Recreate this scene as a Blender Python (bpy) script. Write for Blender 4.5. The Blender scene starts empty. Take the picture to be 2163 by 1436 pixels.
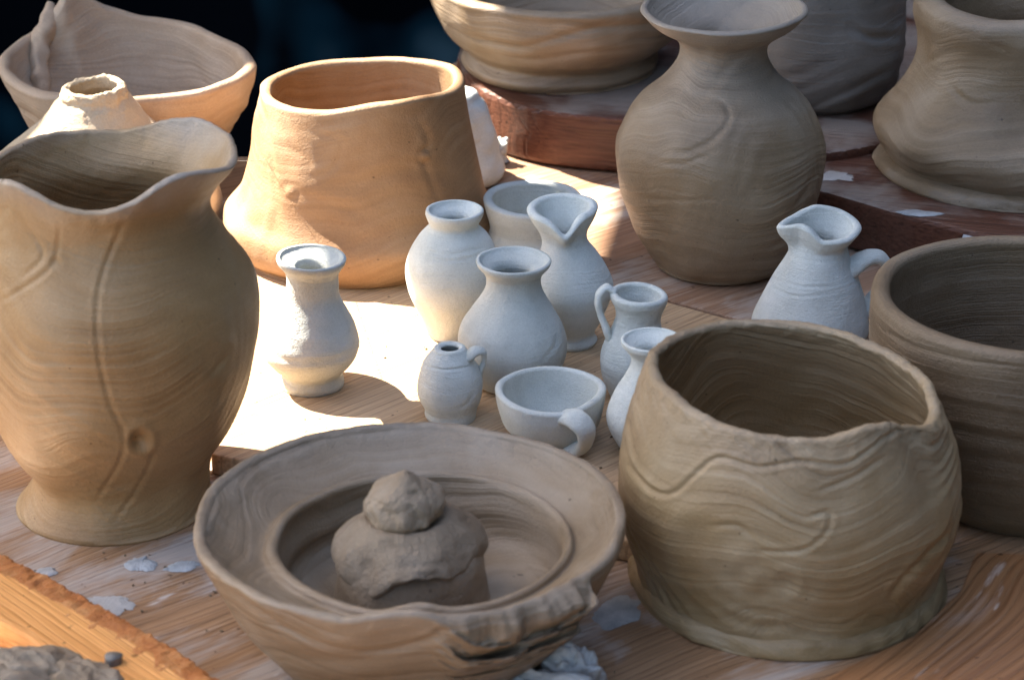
import bpy, bmesh, math
import numpy as np
from mathutils import Vector

sc = bpy.context.scene
R = math.radians

# ------------------------------------------------------------------ camera
W_PX, H_PX = 2163.0, 1436.0            # the photograph's own pixels, used for measuring only
PITCH, DIST, LENS = R(24.0), 1.30, 98.0
F_PX = W_PX * LENS / 36.0
CAM = np.array([0.0, -DIST * math.cos(PITCH), DIST * math.sin(PITCH)])
FWD = np.array([0.0, math.cos(PITCH), -math.sin(PITCH)])
UP = np.array([0.0, math.sin(PITCH), math.cos(PITCH)])
cam_d = bpy.data.cameras.new('camera')
cam = bpy.data.objects.new('camera', cam_d)
sc.collection.objects.link(cam)
cam.location = CAM
cam.rotation_euler = (math.pi / 2 - PITCH, 0, 0)
cam_d.lens = LENS
cam_d.sensor_width = 36.0
cam_d.clip_start = 0.05
cam_d.clip_end = 60.0
cam_d.dof.use_dof = True
cam_d.dof.focus_distance = 1.24
cam_d.dof.aperture_fstop = 18.0
sc.camera = cam

# ------------------------------------------------------------------ sky, sun, exposure
SUN_H = np.array([-0.76, 0.55])         # where the sun stands, per metre of height
SUN_EL = math.atan2(1.0, float(np.hypot(*SUN_H)))
SUN_ROT = math.atan2(SUN_H[0], SUN_H[1])
world = bpy.data.worlds.new('World')
sc.world = world
world.use_nodes = True
wn = world.node_tree
sky = wn.nodes.new('ShaderNodeTexSky')
sky.sky_type = 'NISHITA'
sky.sun_disc = False
sky.sun_elevation = SUN_EL
sky.sun_rotation = SUN_ROT
sky.dust_density = 3.0
sky.ozone_density = 0.6
wn.links.new(sky.outputs[0], wn.nodes['Background'].inputs[0])
wn.nodes['Background'].inputs[1].default_value = 0.085
sun_d = bpy.data.lights.new('sun', 'SUN')
sun_d.energy = 5.0
sun_d.angle = R(0.4)
sun_d.color = (1.0, 0.93, 0.82)
sun = bpy.data.objects.new('sun', sun_d)
sc.collection.objects.link(sun)
sun.rotation_euler = Vector((SUN_H[0], SUN_H[1], 1.0)).to_track_quat('Z', 'Y').to_euler()
vs = sc.view_settings
vs.view_transform = 'Standard'
vs.look = 'None'
vs.exposure = 2.72
vs.gamma = 1.0
vs.use_curve_mapping = False
sc.render.engine = 'CYCLES'
sc.cycles.use_denoising = True
sc.cycles.max_bounces = 8
sc.cycles.diffuse_bounces = 3

# ------------------------------------------------------------------ measuring helpers
def ray(px, py):
    d = FWD + np.array([1.0, 0, 0]) * ((px - W_PX / 2) / F_PX) + UP * ((H_PX / 2 - py) / F_PX)
    return d

def at(px, py, z=0.0):
    """the point at height z that the photograph shows at this pixel"""
    d = ray(px, py)
    return CAM + d * ((z - CAM[2]) / d[2])

def at_y(px, py, y):
    d = ray(px, py)
    return CAM + d * ((y - CAM[1]) / d[1])

def project(P):
    q = P - CAM
    dep = q @ FWD
    return W_PX / 2 + q[..., 0] / dep * F_PX, H_PX / 2 - (q @ UP) / dep * F_PX

def depth(p):
    return float((np.asarray(p) - CAM) @ FWD)

class Noise:
    """smooth random field: a sum of plane waves"""
    def __init__(self, seed, n=24, lo=0.6, hi=1.6):
        r = np.random.RandomState(seed)
        d = r.normal(size=(n, 3))
        d /= np.linalg.norm(d, axis=1)[:, None]
        self.k = d * r.uniform(lo, hi, size=(n, 1)) * 2 * math.pi
        self.p = r.uniform(0, 2 * math.pi, n)
        self.n = n
    def __call__(self, P, freq=1.0):
        P = np.asarray(P)
        sh = P.shape[:-1]
        Q = P.reshape(-1, 3)
        out = np.zeros(len(Q))
        for k, ph in zip(self.k, self.p):
            out += np.sin(Q @ (k * freq) + ph)
        return (out / math.sqrt(self.n / 2)).reshape(sh)

def fbm(seed, P, freq, octs=4, gain=0.55):
    out = 0
    a = 1.0
    for i in range(octs):
        out = out + a * Noise(seed + i * 17, 18)(P, freq * 2 ** i)
        a *= gain
    return out

def catmull(pts, n):
    """n points along a smooth curve through pts"""
    p = np.asarray(pts, float)
    seg = np.sqrt(np.linalg.norm(np.diff(p, axis=0), axis=1)) + 1e-9
    t = np.concatenate([[0], np.cumsum(seg)])
    m = np.zeros_like(p)
    m[1:-1] = (p[2:] - p[:-2]) / (t[2:] - t[:-2])[:, None]
    m[0] = (p[1] - p[0]) / seg[0]
    m[-1] = (p[-1] - p[-2]) / seg[-1]
    # arc-length-even sampling
    def ev(u):
        i = np.clip(np.searchsorted(t, u, side='right') - 1, 0, len(seg) - 1)
        h = seg[i]
        s = ((u - t[i]) / h)[:, None]
        h = h[:, None]
        return ((2*s**3-3*s**2+1)*p[i] + (s**3-2*s**2+s)*h*m[i] + (-2*s**3+3*s**2)*p[i+1] + (s**3-s**2)*h*m[i+1])
    u = np.linspace(0, t[-1], n * 6)
    q = ev(u)
    L = np.concatenate([[0], np.cumsum(np.linalg.norm(np.diff(q, axis=0), axis=1))])
    return ev(np.interp(np.linspace(0, L[-1], n), L, u))

def periodic(knots, th, blur=6.0):
    """smooth periodic function through (degrees, value) knots"""
    if not knots:
        return np.zeros_like(th)
    k = sorted(((a % 360.0), v) for a, v in knots)
    a = np.array([k[-1][0] - 360] + [q[0] for q in k] + [k[0][0] + 360])
    v = np.array([k[-1][1]] + [q[1] for q in k] + [k[0][1]])
    d = np.arange(720) * 0.5
    f = np.interp(d, a, v)
    x = np.arange(-60, 61) * 0.5
    g = np.exp(-(x / blur) ** 2)
    g /= g.sum()
    f = np.convolve(np.concatenate([f[-60:], f, f[:60]]), g, mode='valid')
    return np.interp(np.degrees(th) % 360, np.append(d, 360.0), np.append(f, f[0]))

def smooth(a, b, x):
    t = np.clip((x - a) / (b - a), 0, 1)
    return t * t * (3 - 2 * t)

# ------------------------------------------------------------------ object helpers
def link(name, verts, faces, mat, parent=None, origin=None, smooth_shade=True):
    me = bpy.data.meshes.new(name)
    v = np.asarray(verts, float)
    if origin is not None:
        v = v - np.asarray(origin)
    if isinstance(faces, np.ndarray) and faces.ndim == 2:
        nf, k = faces.shape
        me.vertices.add(len(v))
        me.vertices.foreach_set('co', v.ravel())
        me.loops.add(nf * k)
        me.loops.foreach_set('vertex_index', faces.ravel().astype(np.int32))
        me.polygons.add(nf)
        me.polygons.foreach_set('loop_start', np.arange(0, nf * k, k, dtype=np.int32))
        me.update(calc_edges=True)
    else:
        me.from_pydata(v.tolist(), [], faces)
        me.update()
    me.polygons.foreach_set('use_smooth', [smooth_shade] * len(me.polygons))
    me.materials.append(mat)
    o = bpy.data.objects.new(name, me)
    sc.collection.objects.link(o)
    if origin is not None and parent is None:
        o.location = origin
    if parent is not None:
        o.parent = parent
    return o

def empty(name, loc):
    o = bpy.data.objects.new(name, None)
    o.empty_display_size = 0.02
    sc.collection.objects.link(o)
    o.location = loc
    return o

def tag(o, label=None, cat=None, group=None, kind=None):
    if label: o['label'] = label
    if cat: o['category'] = cat
    if group: o['group'] = group
    if kind: o['kind'] = kind
    return o

# ------------------------------------------------------------------ materials
def nodes(name):
    m = bpy.data.materials.new(name)
    m.use_nodes = True
    nt = m.node_tree
    b = nt.nodes['Principled BSDF']
    return m, nt, b

class NT:
    def __init__(self, nt):
        self.nt = nt
    def n(self, t, **kw):
        x = self.nt.nodes.new(t)
        for k, v in kw.items():
            setattr(x, k, v)
        return x
    def l(self, a, b):
        self.nt.links.new(a, b)
    def val(self, sock, v):
        if hasattr(v, 'is_linked') or hasattr(v, 'links'):
            self.l(v, sock)
        else:
            sock.default_value = v
    def math(self, op, a, b=None, c=None):
        x = self.n('ShaderNodeMath', operation=op)
        self.val(x.inputs[0], a)
        if b is not None: self.val(x.inputs[1], b)
        if c is not None: self.val(x.inputs[2], c)
        return x.outputs[0]
    def noise(self, vec, scale, detail=3, rough=0.55, w=None, dist=0.0):
        x = self.n('ShaderNodeTexNoise')
        if w is not None:
            x.noise_dimensions = '4D'
            self.val(x.inputs['W'], w)
        if vec is not None: self.l(vec, x.inputs['Vector'])
        x.inputs['Scale'].default_value = scale
        x.inputs['Detail'].default_value = detail
        x.inputs['Roughness'].default_value = rough
        x.inputs['Distortion'].default_value = dist
        return x.outputs['Fac']
    def ramp(self, fac, stops, interp='LINEAR'):
        x = self.n('ShaderNodeValToRGB')
        x.color_ramp.interpolation = interp
        e = x.color_ramp.elements
        while len(e) > 1: e.remove(e[0])
        for i, (p, c) in enumerate(stops):
            q = e[0] if i == 0 else e.new(p)
            q.position = p
            q.color = (*c, 1) if not isinstance(c, (int, float)) else (c, c, c, 1)
        self.l(fac, x.inputs[0])
        return x.outputs[0]
    def mix(self, fac, a, b, mode='MIX'):
        x = self.n('ShaderNodeMix', data_type='RGBA', blend_type=mode)
        self.val(x.inputs[0], fac)
        self.val(x.inputs[6], (*a, 1) if isinstance(a, tuple) and len(a) == 3 else a)
        self.val(x.inputs[7], (*b, 1) if isinstance(b, tuple) and len(b) == 3 else b)
        return x.outputs[2]
    def mapping(self, vec, scale=(1, 1, 1), rot=(0, 0, 0), loc=(0, 0, 0)):
        x = self.n('ShaderNodeMapping')
        self.l(vec, x.inputs[0])
        x.inputs['Scale'].default_value = scale
        x.inputs['Rotation'].default_value = rot
        x.inputs['Location'].default_value = loc
        return x.outputs[0]
    def bump(self, h, strength, dist, prev=None):
        x = self.n('ShaderNodeBump')
        x.inputs['Strength'].default_value = strength
        x.inputs['Distance'].default_value = dist
        self.l(h, x.inputs['Height'])
        if prev is not None: self.l(prev, x.inputs['Normal'])
        return x.outputs[0]

def clay(name, dark, mid, light, lines=900.0, warp=0.03, warp_scale=14.0, rough=0.46,
         line_bump=0.4, grain=0.55, grain_scale=900.0, pits=0.0, spec=0.45, line_col=0.5, blotch=18.0, specks=0.755, pale_z=None, pale_w=0.022, pale_amt=0.75):
    """thrown clay: slip-coloured blotches, wandering finger lines, sandy grain"""
    m, nt, b = nodes(name)
    N = NT(nt)
    co = N.n('ShaderNodeTexCoord').outputs['Object']
    rnd = N.math('MULTIPLY', N.n('ShaderNodeObjectInfo').outputs['Random'], 37.0)
    sx = N.n('ShaderNodeSeparateXYZ')
    N.l(co, sx.inputs[0])
    # wandering lines: height field bent by slow noise, cut into bands
    wob = N.noise(co, warp_scale, 2.0, 0.5, rnd, 0.4)
    f = N.math('MULTIPLY_ADD', N.math('SUBTRACT', wob, 0.5), warp, sx.outputs[2])
    f2 = N.math('MULTIPLY_ADD', N.noise(co, 90.0, 2.0, 0.5, rnd), 0.0016, f)
    ln = N.math('SINE', N.math('MULTIPLY', f2, lines))
    # lines of uneven strength
    cx = N.n('ShaderNodeCombineXYZ')
    N.l(N.math('MULTIPLY', f2, lines * 0.16), cx.inputs[2])
    uneven = N.noise(cx.outputs[0], 1.0, 3.0, 0.7, rnd)
    patch = N.noise(co, 26.0, 2.0, 0.5, N.math('ADD', rnd, 9.0))
    gate = N.ramp(patch, [(0.40, 0.18), (0.66, 1.0)])
    lamp = N.math('MULTIPLY', gate, N.math('MULTIPLY_ADD', ln, 0.05, N.ramp(uneven, [(0.3, 0.0), (0.7, 1.0)])))
    bl = N.noise(co, blotch, 4.0, 0.6, rnd, 0.6)
    col = N.ramp(bl, [(0.28, dark), (0.5, mid), (0.72, light)])
    strk = N.ramp(uneven, [(0.34, tuple(c * 0.55 for c in dark)), (0.48, mid), (0.66, tuple(min(1, c * 1.22) for c in light))])
    col = N.mix(N.math('MULTIPLY', gate, line_col), col, strk)
    if pale_z:                                     # paler and greyer above this height; dry sets how much
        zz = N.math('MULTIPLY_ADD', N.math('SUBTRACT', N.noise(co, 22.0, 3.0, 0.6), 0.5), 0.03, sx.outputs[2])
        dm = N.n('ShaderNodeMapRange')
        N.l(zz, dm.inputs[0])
        dm.inputs[1].default_value = pale_z
        dm.inputs[2].default_value = pale_z + pale_w
        col = N.mix(N.math('MULTIPLY', dm.outputs[0], pale_amt), col, (0.42, 0.395, 0.365))
    fine = N.noise(co, grain_scale, 3.0, 0.7)
    col = N.mix(0.18, col, N.ramp(fine, [(0.3, tuple(c * 0.55 for c in mid)), (0.7, tuple(min(1, c * 1.4) for c in mid))]))
    speck = N.noise(co, 330.0, 1.0, 0.5, rnd)
    col = N.mix(N.ramp(speck, [(specks, 0.0), (specks + 0.03, 0.7)]), col, tuple(c * 0.35 for c in dark))
    tone = N.math('MULTIPLY_ADD', N.n('ShaderNodeObjectInfo').outputs['Random'], 0.2, 0.9)   # no two pots dried alike
    tv = N.n('ShaderNodeCombineColor')
    for i_ in range(3): N.l(tone, tv.inputs[i_])
    col = N.mix(1.0, col, tv.outputs[0], 'MULTIPLY')
    N.l(col, b.inputs['Base Color'])
    N.l(N.ramp(N.noise(co, 40.0, 3.0, 0.6, rnd), [(0.3, rough - 0.12), (0.7, rough + 0.12)]), b.inputs['Roughness'])
    b.inputs['Specular IOR Level'].default_value = spec
    nrm = N.bump(lamp, line_bump, 0.0015)
    nrm = N.bump(N.noise(co, 60.0, 4.0, 0.6, rnd), 0.35, 0.0016, nrm)
    nrm = N.bump(fine, grain, 0.0006, nrm)
    if pits:
        nrm = N.bump(N.noise(co, 520.0, 4.0, 0.75), pits, 0.0014, nrm)
    N.l(nrm, b.inputs['Normal'])
    return m

def wood(name, dark, mid, light, angle=0.0, grain=1.0, film=0.0, film_col=(0.45, 0.42, 0.38), rough=0.55, rings=1.0,
         film_scale=9.0, streak=True, swirl=0.0, spec=0.35, film_amt=0.75):
    m, nt, b = nodes(name)
    N = NT(nt)
    co = N.n('ShaderNodeTexCoord').outputs['Object']
    rnd = N.math('MULTIPLY', N.n('ShaderNodeObjectInfo').outputs['Random'], 23.0)
    g0 = N.mapping(co, (1, 1, 1), (0, 0, -angle))
    if swirl:
        nz = N.n('ShaderNodeTexNoise')
        nz.inputs['Scale'].default_value = 6.0
        nz.inputs['Detail'].default_value = 1.0
        N.l(g0, nz.inputs['Vector'])
        v = N.n('ShaderNodeVectorMath', operation='MULTIPLY_ADD')
        N.l(nz.outputs['Color'], v.inputs[0])
        v.inputs[1].default_value = (0.0, swirl, 0.0)
        N.l(g0, v.inputs[2])
        g0 = v.outputs[0]
    broad = N.noise(N.mapping(g0, (2.2 * grain, 26 * grain, 26 * grain)), 1.0, 4.0, 0.6, rnd, 0.5)
    fibre = N.noise(N.mapping(g0, (16 * grain, 800 * grain, 800 * grain)), 1.0, 3.0, 0.65, rnd)
    sx = N.n('ShaderNodeSeparateXYZ')
    N.l(g0, sx.inputs[0])
    rf = N.math('MULTIPLY_ADD', broad, 0.022, sx.outputs[1])
    ring = N.math('POWER', N.math('MULTIPLY_ADD', N.math('SINE', N.math('MULTIPLY', rf, 1700 * grain)), 0.5, 0.5), 6.0)
    col = N.ramp(broad, [(0.28, dark), (0.5, mid), (0.75, light)])
    col = N.mix(N.math('MULTIPLY', ring, 0.62 * rings), col, tuple(c * 0.55 for c in dark))
    col = N.mix(0.42, col, N.ramp(fibre, [(0.34, tuple(c * 0.35 for c in mid)), (0.58, light)]))
    h = N.math('ADD', N.math('MULTIPLY', ring, -0.5), fibre)
    rgh = rough
    if film:
        fm = N.mapping(g0, (film_scale, film_scale * (2.6 if streak else 1.0), 1.0))
        a = N.noise(fm, 1.0, 5.0, 0.62, rnd, 0.8)
        msk = N.ramp(N.math('MULTIPLY_ADD', N.math('SUBTRACT', fibre, 0.5), 0.22, a), [(0.60 - film * 0.2, 0.0), (0.68 - film * 0.12, 1.0)])
        gn = N.n('ShaderNodeNewGeometry')
        sn = N.n('ShaderNodeSeparateXYZ')
        N.l(gn.outputs['True Normal'], sn.inputs[0])
        top = N.ramp(sn.outputs[2], [(0.3, 0.06), (0.8, 1.0)])      # slip lies on top, not on the cut sides
        msk = N.math('MULTIPLY', N.math('MULTIPLY', msk, film_amt), top)
        col = N.mix(msk, col, film_col)
        a2 = N.noise(N.mapping(g0, (film_scale * 3, film_scale * 16, 1.0)), 1.0, 3.0, 0.6, N.math('ADD', rnd, 3.0))
        m2 = N.math('MULTIPLY', N.math('MULTIPLY', N.ramp(a2, [(0.63, 0.0), (0.70, 1.0)]), 0.7 if streak else 0.0), top)
        col = N.mix(m2, col, tuple(min(1, c * 1.35) for c in film_col))
        h = N.math('ADD', h, N.math('MULTIPLY', N.math('ADD', msk, m2), 0.6))
    speck = N.noise(co, 210.0, 1.0, 0.5, rnd)
    col = N.mix(N.ramp(speck, [(0.73, 0.0), (0.77, 0.8)]), col, tuple(c * 0.25 for c in dark))
    N.l(col, b.inputs['Base Color'])
    b.inputs['Roughness'].default_value = rgh
    b.inputs['Specular IOR Level'].default_value = spec
    nrm = N.bump(h, 0.5, 0.0008)
    N.l(nrm, b.inputs['Normal'])
    return m

def plain(name, col, rough=0.8, var=0.3, scale=20.0, bump=0.3, spec=0.2):
    m, nt, b = nodes(name)
    N = NT(nt)
    co = N.n('ShaderNodeTexCoord').outputs['Object']
    f = N.noise(co, scale, 4.0, 0.6)
    N.l(N.ramp(f, [(0.3, tuple(c * (1 - var) for c in col)), (0.7, tuple(min(1, c * (1 + var)) for c in col))]), b.inputs['Base Color'])
    b.inputs['Roughness'].default_value = rough
    b.inputs['Specular IOR Level'].default_value = spec
    N.l(N.bump(N.noise(co, scale * 12, 4.0, 0.65), bump, 0.001), b.inputs['Normal'])
    return m

M = {}
M['brown'] = clay('brown_clay', (0.122, 0.071, 0.034), (0.215, 0.148, 0.084), (0.352, 0.275, 0.193), lines=1700, warp=0.075, warp_scale=8.5, line_bump=0.5, line_col=0.46, blotch=13.0, pale_z=0.075, pale_w=0.05, pale_amt=0.4)
M['brown_even'] = clay('brown_clay_fine_lines', (0.106, 0.064, 0.030), (0.173, 0.118, 0.067), (0.270, 0.205, 0.138), lines=5200, warp=0.012, warp_scale=8.0, line_bump=0.6, line_col=0.36, grain=0.8, pits=0.3, blotch=13.0)
M['ochre'] = clay('ochre_brown_clay', (0.22, 0.108, 0.036), (0.365, 0.218, 0.092), (0.45, 0.32, 0.18), lines=1900, warp=0.13, warp_scale=6.0, line_bump=0.42, line_col=0.34, blotch=11.0, pale_z=0.142, pale_w=0.02, pale_amt=0.8)  # warm bounced light on the vase is put into the orange tint
M['olive'] = clay('olive_brown_clay', (0.155, 0.084, 0.029), (0.290, 0.190, 0.090), (0.436, 0.336, 0.212), lines=1700, warp=0.10, warp_scale=7.5, line_bump=0.5, line_col=0.46, blotch=12.0, pale_z=0.05, pale_w=0.05, pale_amt=0.2)
M['grey'] = clay('grey_brown_clay', (0.143, 0.084, 0.038), (0.267, 0.185, 0.110), (0.413, 0.330, 0.247), lines=1900, warp=0.06, warp_scale=8.5, line_bump=0.5, line_col=0.46, blotch=13.0, pale_z=0.05, pale_w=0.03, pale_amt=0.45)
M['tan'] = clay('tan_clay', (0.22, 0.105, 0.04), (0.335, 0.19, 0.088), (0.48, 0.34, 0.21), lines=1500, warp=0.10, warp_scale=7.0, line_bump=0.15, line_col=0.3, rough=0.66, blotch=12.0)
M['tan_grey'] = clay('greyish_tan_clay', (0.32, 0.20, 0.115), (0.41, 0.285, 0.185), (0.46, 0.345, 0.245), lines=2400, warp=0.10, warp_scale=7.0, line_bump=0.4, line_col=0.4, rough=0.7)
M['crumb'] = clay('crumbly_grey_clay', (0.17, 0.11, 0.062), (0.27, 0.195, 0.125), (0.35, 0.275, 0.20), lines=900, warp=0.12, warp_scale=14.0, line_bump=0.35, line_col=0.25, pits=0.9, blotch=60.0)
M['sand'] = clay('sandy_clay', (0.500, 0.370, 0.230), (0.580, 0.450, 0.300), (0.640, 0.530, 0.400), lines=2500, warp=0.03, line_bump=0.2, pits=0.6, line_col=0.1, rough=0.8)
M['pale'] = clay('pale_dry_clay', (0.46, 0.465, 0.42), (0.57, 0.58, 0.53), (0.65, 0.655, 0.61), lines=4200, warp=0.014, warp_scale=25.0, line_bump=0.25, grain=0.5, grain_scale=1300.0, pits=0.4, line_col=0.12, rough=0.85, spec=0.2, blotch=45.0, specks=0.79)
M['dark'] = clay('dark_grey_clay', (0.134, 0.112, 0.091), (0.194, 0.172, 0.145), (0.275, 0.250, 0.220), lines=2300, warp=0.07, warp_scale=9.0, line_bump=0.5, line_col=0.36)
M['wet'] = clay('wet_pale_clay', (0.360, 0.340, 0.310), (0.480, 0.460, 0.430), (0.620, 0.600, 0.570), lines=2400, warp=0.05, rough=0.3, spec=0.6, line_bump=0.5)
M['flake'] = plain('dried_slip', (0.43, 0.43, 0.42), 0.7, 0.3, 90.0, 0.8)
M['table'] = wood('smeared_table_wood', (0.21, 0.098, 0.042), (0.34, 0.18, 0.085), (0.45, 0.275, 0.15), R(36), 1.0, 0.62, (0.50, 0.455, 0.41), rings=0.9, swirl=0.05, film_amt=0.6)
M['plank'] = wood('pale_plank_wood', (0.38, 0.22, 0.11), (0.50, 0.32, 0.175), (0.58, 0.40, 0.24), R(45), 0.9, 0.0, rings=0.6)
M['plank_red'] = wood('reddish_plank_wood', (0.24, 0.115, 0.06), (0.34, 0.18, 0.10), (0.44, 0.27, 0.165), R(40), 0.8, 0.35, (0.46, 0.38, 0.31), rings=0.6)
M['plank_dark'] = wood('orange_brown_plank_wood', (0.16, 0.055, 0.018), (0.30, 0.125, 0.045), (0.44, 0.225, 0.10), R(50), 0.7, 0.2, (0.45, 0.33, 0.25), rings=1.0, swirl=0.06, rough=0.4)
M['bat'] = wood('red_brown_wood', (0.055, 0.019, 0.011), (0.10, 0.036, 0.02), (0.17, 0.068, 0.038), R(-15), 0.9, 0.75, (0.30, 0.25, 0.205), rings=0.4, film_scale=12.0, rough=0.40, streak=False)
M['pine'] = wood('orange_pine', (0.70, 0.25, 0.05), (0.82, 0.34, 0.085), (0.86, 0.44, 0.16), R(-49), 1.0, 0.0, rings=0.25)  # sunlight on the batten is put into this bright orange
M['bark'] = clay('crumbly_orange_edge', (0.360, 0.100, 0.022), (0.580, 0.200, 0.050), (0.720, 0.360, 0.130), lines=300, warp=0.02, pits=0.8, grain=0.8, blotch=120.0, line_col=0.1)
M['cloth'] = plain('black_blue_cloth', (0.0035, 0.005, 0.008), 0.95, 0.6, 4.0, 0.2, 0.0)
def _teal():
    m = M['cloth']
    N = NT(m.node_tree)
    b = m.node_tree.nodes['Principled BSDF']
    co = N.n('ShaderNodeTexCoord').outputs['Object']
    f = N.noise(co, 7.0, 2.0, 0.5)
    N.l(N.ramp(f, [(0.56, (0.0022, 0.003, 0.0045)), (0.66, (0.006, 0.024, 0.036)), (0.76, (0.05, 0.09, 0.11))]), b.inputs['Base Color'])
_teal()
M['gobo'] = plain('grey_gobo', (0.35, 0.34, 0.32), 0.9, 0.1, 8.0, 0.2)
M['ground'] = plain('dark_soil', (0.012, 0.011, 0.010), 0.95, 0.4, 3.0, 0.5, 0.05)

# ------------------------------------------------------------------ the pot builder
def grid_faces(nr, nt):
    i = np.arange(nr - 1)[:, None] * nt
    j = np.arange(nt)[None, :]
    j2 = (j + 1) % nt
    return np.stack([i + j, i + j2, i + nt + j2, i + nt + j], -1).reshape(-1, 4)

def pot(name, prof, base, mat, z0=0.0, wall=22, inner=None, floor=0.006, nt=160, no=80, ni=50,
        rim=None, rim_r=None, rim_from=0.45, shape=None, lumps=0.0006, lump_freq=22.0, rings=None, seed=1,
        creases=(), dents=(), tilt=0.0, rim_rough=0.0, squash=None, parent=None, thick_rim=1.0, rim_blur=6.0, tear=None):
    """A thrown pot. prof: (left, right, y) silhouette readings from foot to lip; base: its foot centre."""
    P0 = at(base[0], base[1], z0)
    Y = P0[1]
    def conv(xl, xr, y):
        d = ray((xl + xr) / 2, y)
        p = CAM + d * ((Y - CAM[1]) / d[1])
        dep = depth(p)
        return p[0], p[2], (xr - xl) / 2 * dep / F_PX
    raw = np.array([conv(*q) for q in prof])
    raw[0, 1] = z0
    mpp = depth(P0) / F_PX                       # metres per photo pixel here
    w = wall * mpp
    out = catmull(raw, no)
    out[:, 1] = np.maximum(out[:, 1], z0)
    zt = raw[-1, 1]
    zf = z0 + floor
    # lip: a half round between outside and inside
    rr = w / 2 * thick_rim
    a = np.linspace(0, math.pi, 11)[1:-1]
    lip = np.stack([np.full(9, out[-1, 0]), zt + 0.8 * rr * np.sin(a), out[-1, 2] - w / 2 + w / 2 * np.cos(a)], 1)
    if inner is None:
        ins = out[::-1].copy()
        ins[:, 2] = np.maximum(ins[:, 2] - w, w * 0.35)
        ins = ins[ins[:, 1] > zf]
        ins = ins[np.linspace(0, len(ins) - 1, min(ni, len(ins))).astype(int)]
        last = ins[-1]
        flo = [[last[0], zf + 0.25 * w, last[2] * 0.93], [last[0], zf, last[2] * 0.82], [last[0], zf, last[2] * 0.4], [last[0], zf, 1e-5]]
    else:
        iraw = np.array([conv(*q) for q in inner])
        ins = catmull(np.vstack([[out[-1, 0], zt, out[-1, 2] - w], iraw]), ni)
        last = ins[-1]
        flo = [[last[0], last[1], last[2] * 0.75], [last[0], last[1], last[2] * 0.4], [last[0], last[1], 1e-5]]
    foot = [[out[0, 0], z0, 1e-5], [out[0, 0], z0, out[0, 2] * 0.6]]
    ringv = np.vstack([foot, out, lip, ins, flo])
    nr = len(ringv)
    io = len(foot)
    outer = np.zeros(nr, bool)
    outer[io:io + no] = True
    t = np.clip((ringv[:, 1] - z0) / (zt - z0), 0, 1.05)     # 0 foot .. 1 lip
    blend = smooth(rim_from, 1.0, t)[:, None]
    th = np.linspace(0, 2 * math.pi, nt, endpoint=False)
    rad = np.repeat(ringv[:, 2][:, None], nt, 1)
    if shape:                                    # whole-body outline wobble, fraction by angle
        rad = rad * (1 + periodic(shape, th, 14.0)[None, :] * smooth(0, 0.25, t)[:, None])
    if rim_r:
        rad = rad + periodic(rim_r, th, rim_blur)[None, :] * mpp * blend * (rad > 1e-4)
    Z = np.repeat(ringv[:, 1][:, None], nt, 1)
    up = np.zeros_like(Z)
    if rim:
        up += periodic(rim, th, rim_blur)[None, :] * mpp / math.cos(PITCH) * blend
    if tilt:
        up += tilt * np.cos(th)[None, :] * blend * mpp
    ct, st = np.cos(th)[None, :], np.sin(th)[None, :]
    X = ringv[:, 0][:, None] + rad * ct
    Yy = Y + rad * st
    P = np.stack([X, Yy, Z], -1)
    # uneven wall, throwing ridges
    live = (rad > 0.003) & (Z > z0 + 0.0008)
    dis = np.zeros_like(rad)
    if lumps:
        dis += lumps * fbm(seed, P, lump_freq, 3)
    if rings:
        amp, per, wamp, wfreq, sharp = rings
        f = Z + wamp * Noise(seed + 5, 12)(P, wfreq)
        g = Noise(seed + 6, 14, 0.25, 1.0)(np.stack([0 * f, 0 * f, f], -1), 0.55 / per)
        g *= smooth(-1.0, 1.2, Noise(seed + 9, 12)(P, wfreq * 1.7))
        dis += 0.45 * amp * g
    if rim_rough:
        k = smooth(0.82, 1.0, t)[:, None]
        up += rim_rough * k * fbm(seed + 3, P, 90.0, 4)
        dis += 0.7 * rim_rough * k * fbm(seed + 4, P, 110.0, 4)
    if tear:                                     # lip ripped open between two angles, folded out and down
        a0, a1, r_in, drop, push = tear
        dg = np.degrees(th)[None, :] + 2.2 * Noise(seed + 70, 10)(P, 22.0)
        win = smooth(a0, a0 + 16, dg) * (1 - smooth(a1 - 3.5, a1, dg))
        isout = (np.arange(nr) < io + no)[:, None]
        wgt = np.where(isout, smooth(0.28, 0.96, t)[:, None], smooth(r_in, ringv[io + no - 1, 2], ringv[:, 2])[:, None]) * win
        rg = fbm(seed + 71, P * np.array([0.8, 1.0, 2.2]), 24.0, 5, 0.6)
        cr = np.abs(fbm(seed + 75, P * np.array([0.6, 1.0, 2.6]), 20.0, 4, 0.6))
        up += wgt * (-drop * mpp + 0.0016 * rg - 0.0012 * cr)
        dis += wgt * (push * mpp + 0.0024 * rg - 0.0014 * cr)
    if creases or dents:
        Pp = P.copy()
        Pp[..., 2] += up
        px, py = project(Pp)
        front = outer[:, None] & (st < 0.25)
        for path, width, dep in creases:
            q = catmull(path, 40)
            d2 = np.full(px.shape, 1e9)
            for a0, b0 in zip(q[:-1], q[1:]):
                e = b0 - a0
                L = e @ e + 1e-9
                s = np.clip(((px - a0[0]) * e[0] + (py - a0[1]) * e[1]) / L, 0, 1)
                d2 = np.minimum(d2, (px - a0[0] - s * e[0]) ** 2 + (py - a0[1] - s * e[1]) ** 2)
            d = np.sqrt(d2)
            prof_c = 0.75 * (-np.exp(-(d / (0.8 * width)) ** 2) + 0.3 * np.exp(-((d - 1.8 * width) / (0.9 * width)) ** 2))
            end = np.minimum(np.hypot(px - q[0][0], py - q[0][1]), np.hypot(px - q[-1][0], py - q[-1][1]))
            prof_c = prof_c * smooth(0, 60, end + 12)
            dis += np.where(front, dep * prof_c, 0)
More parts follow.
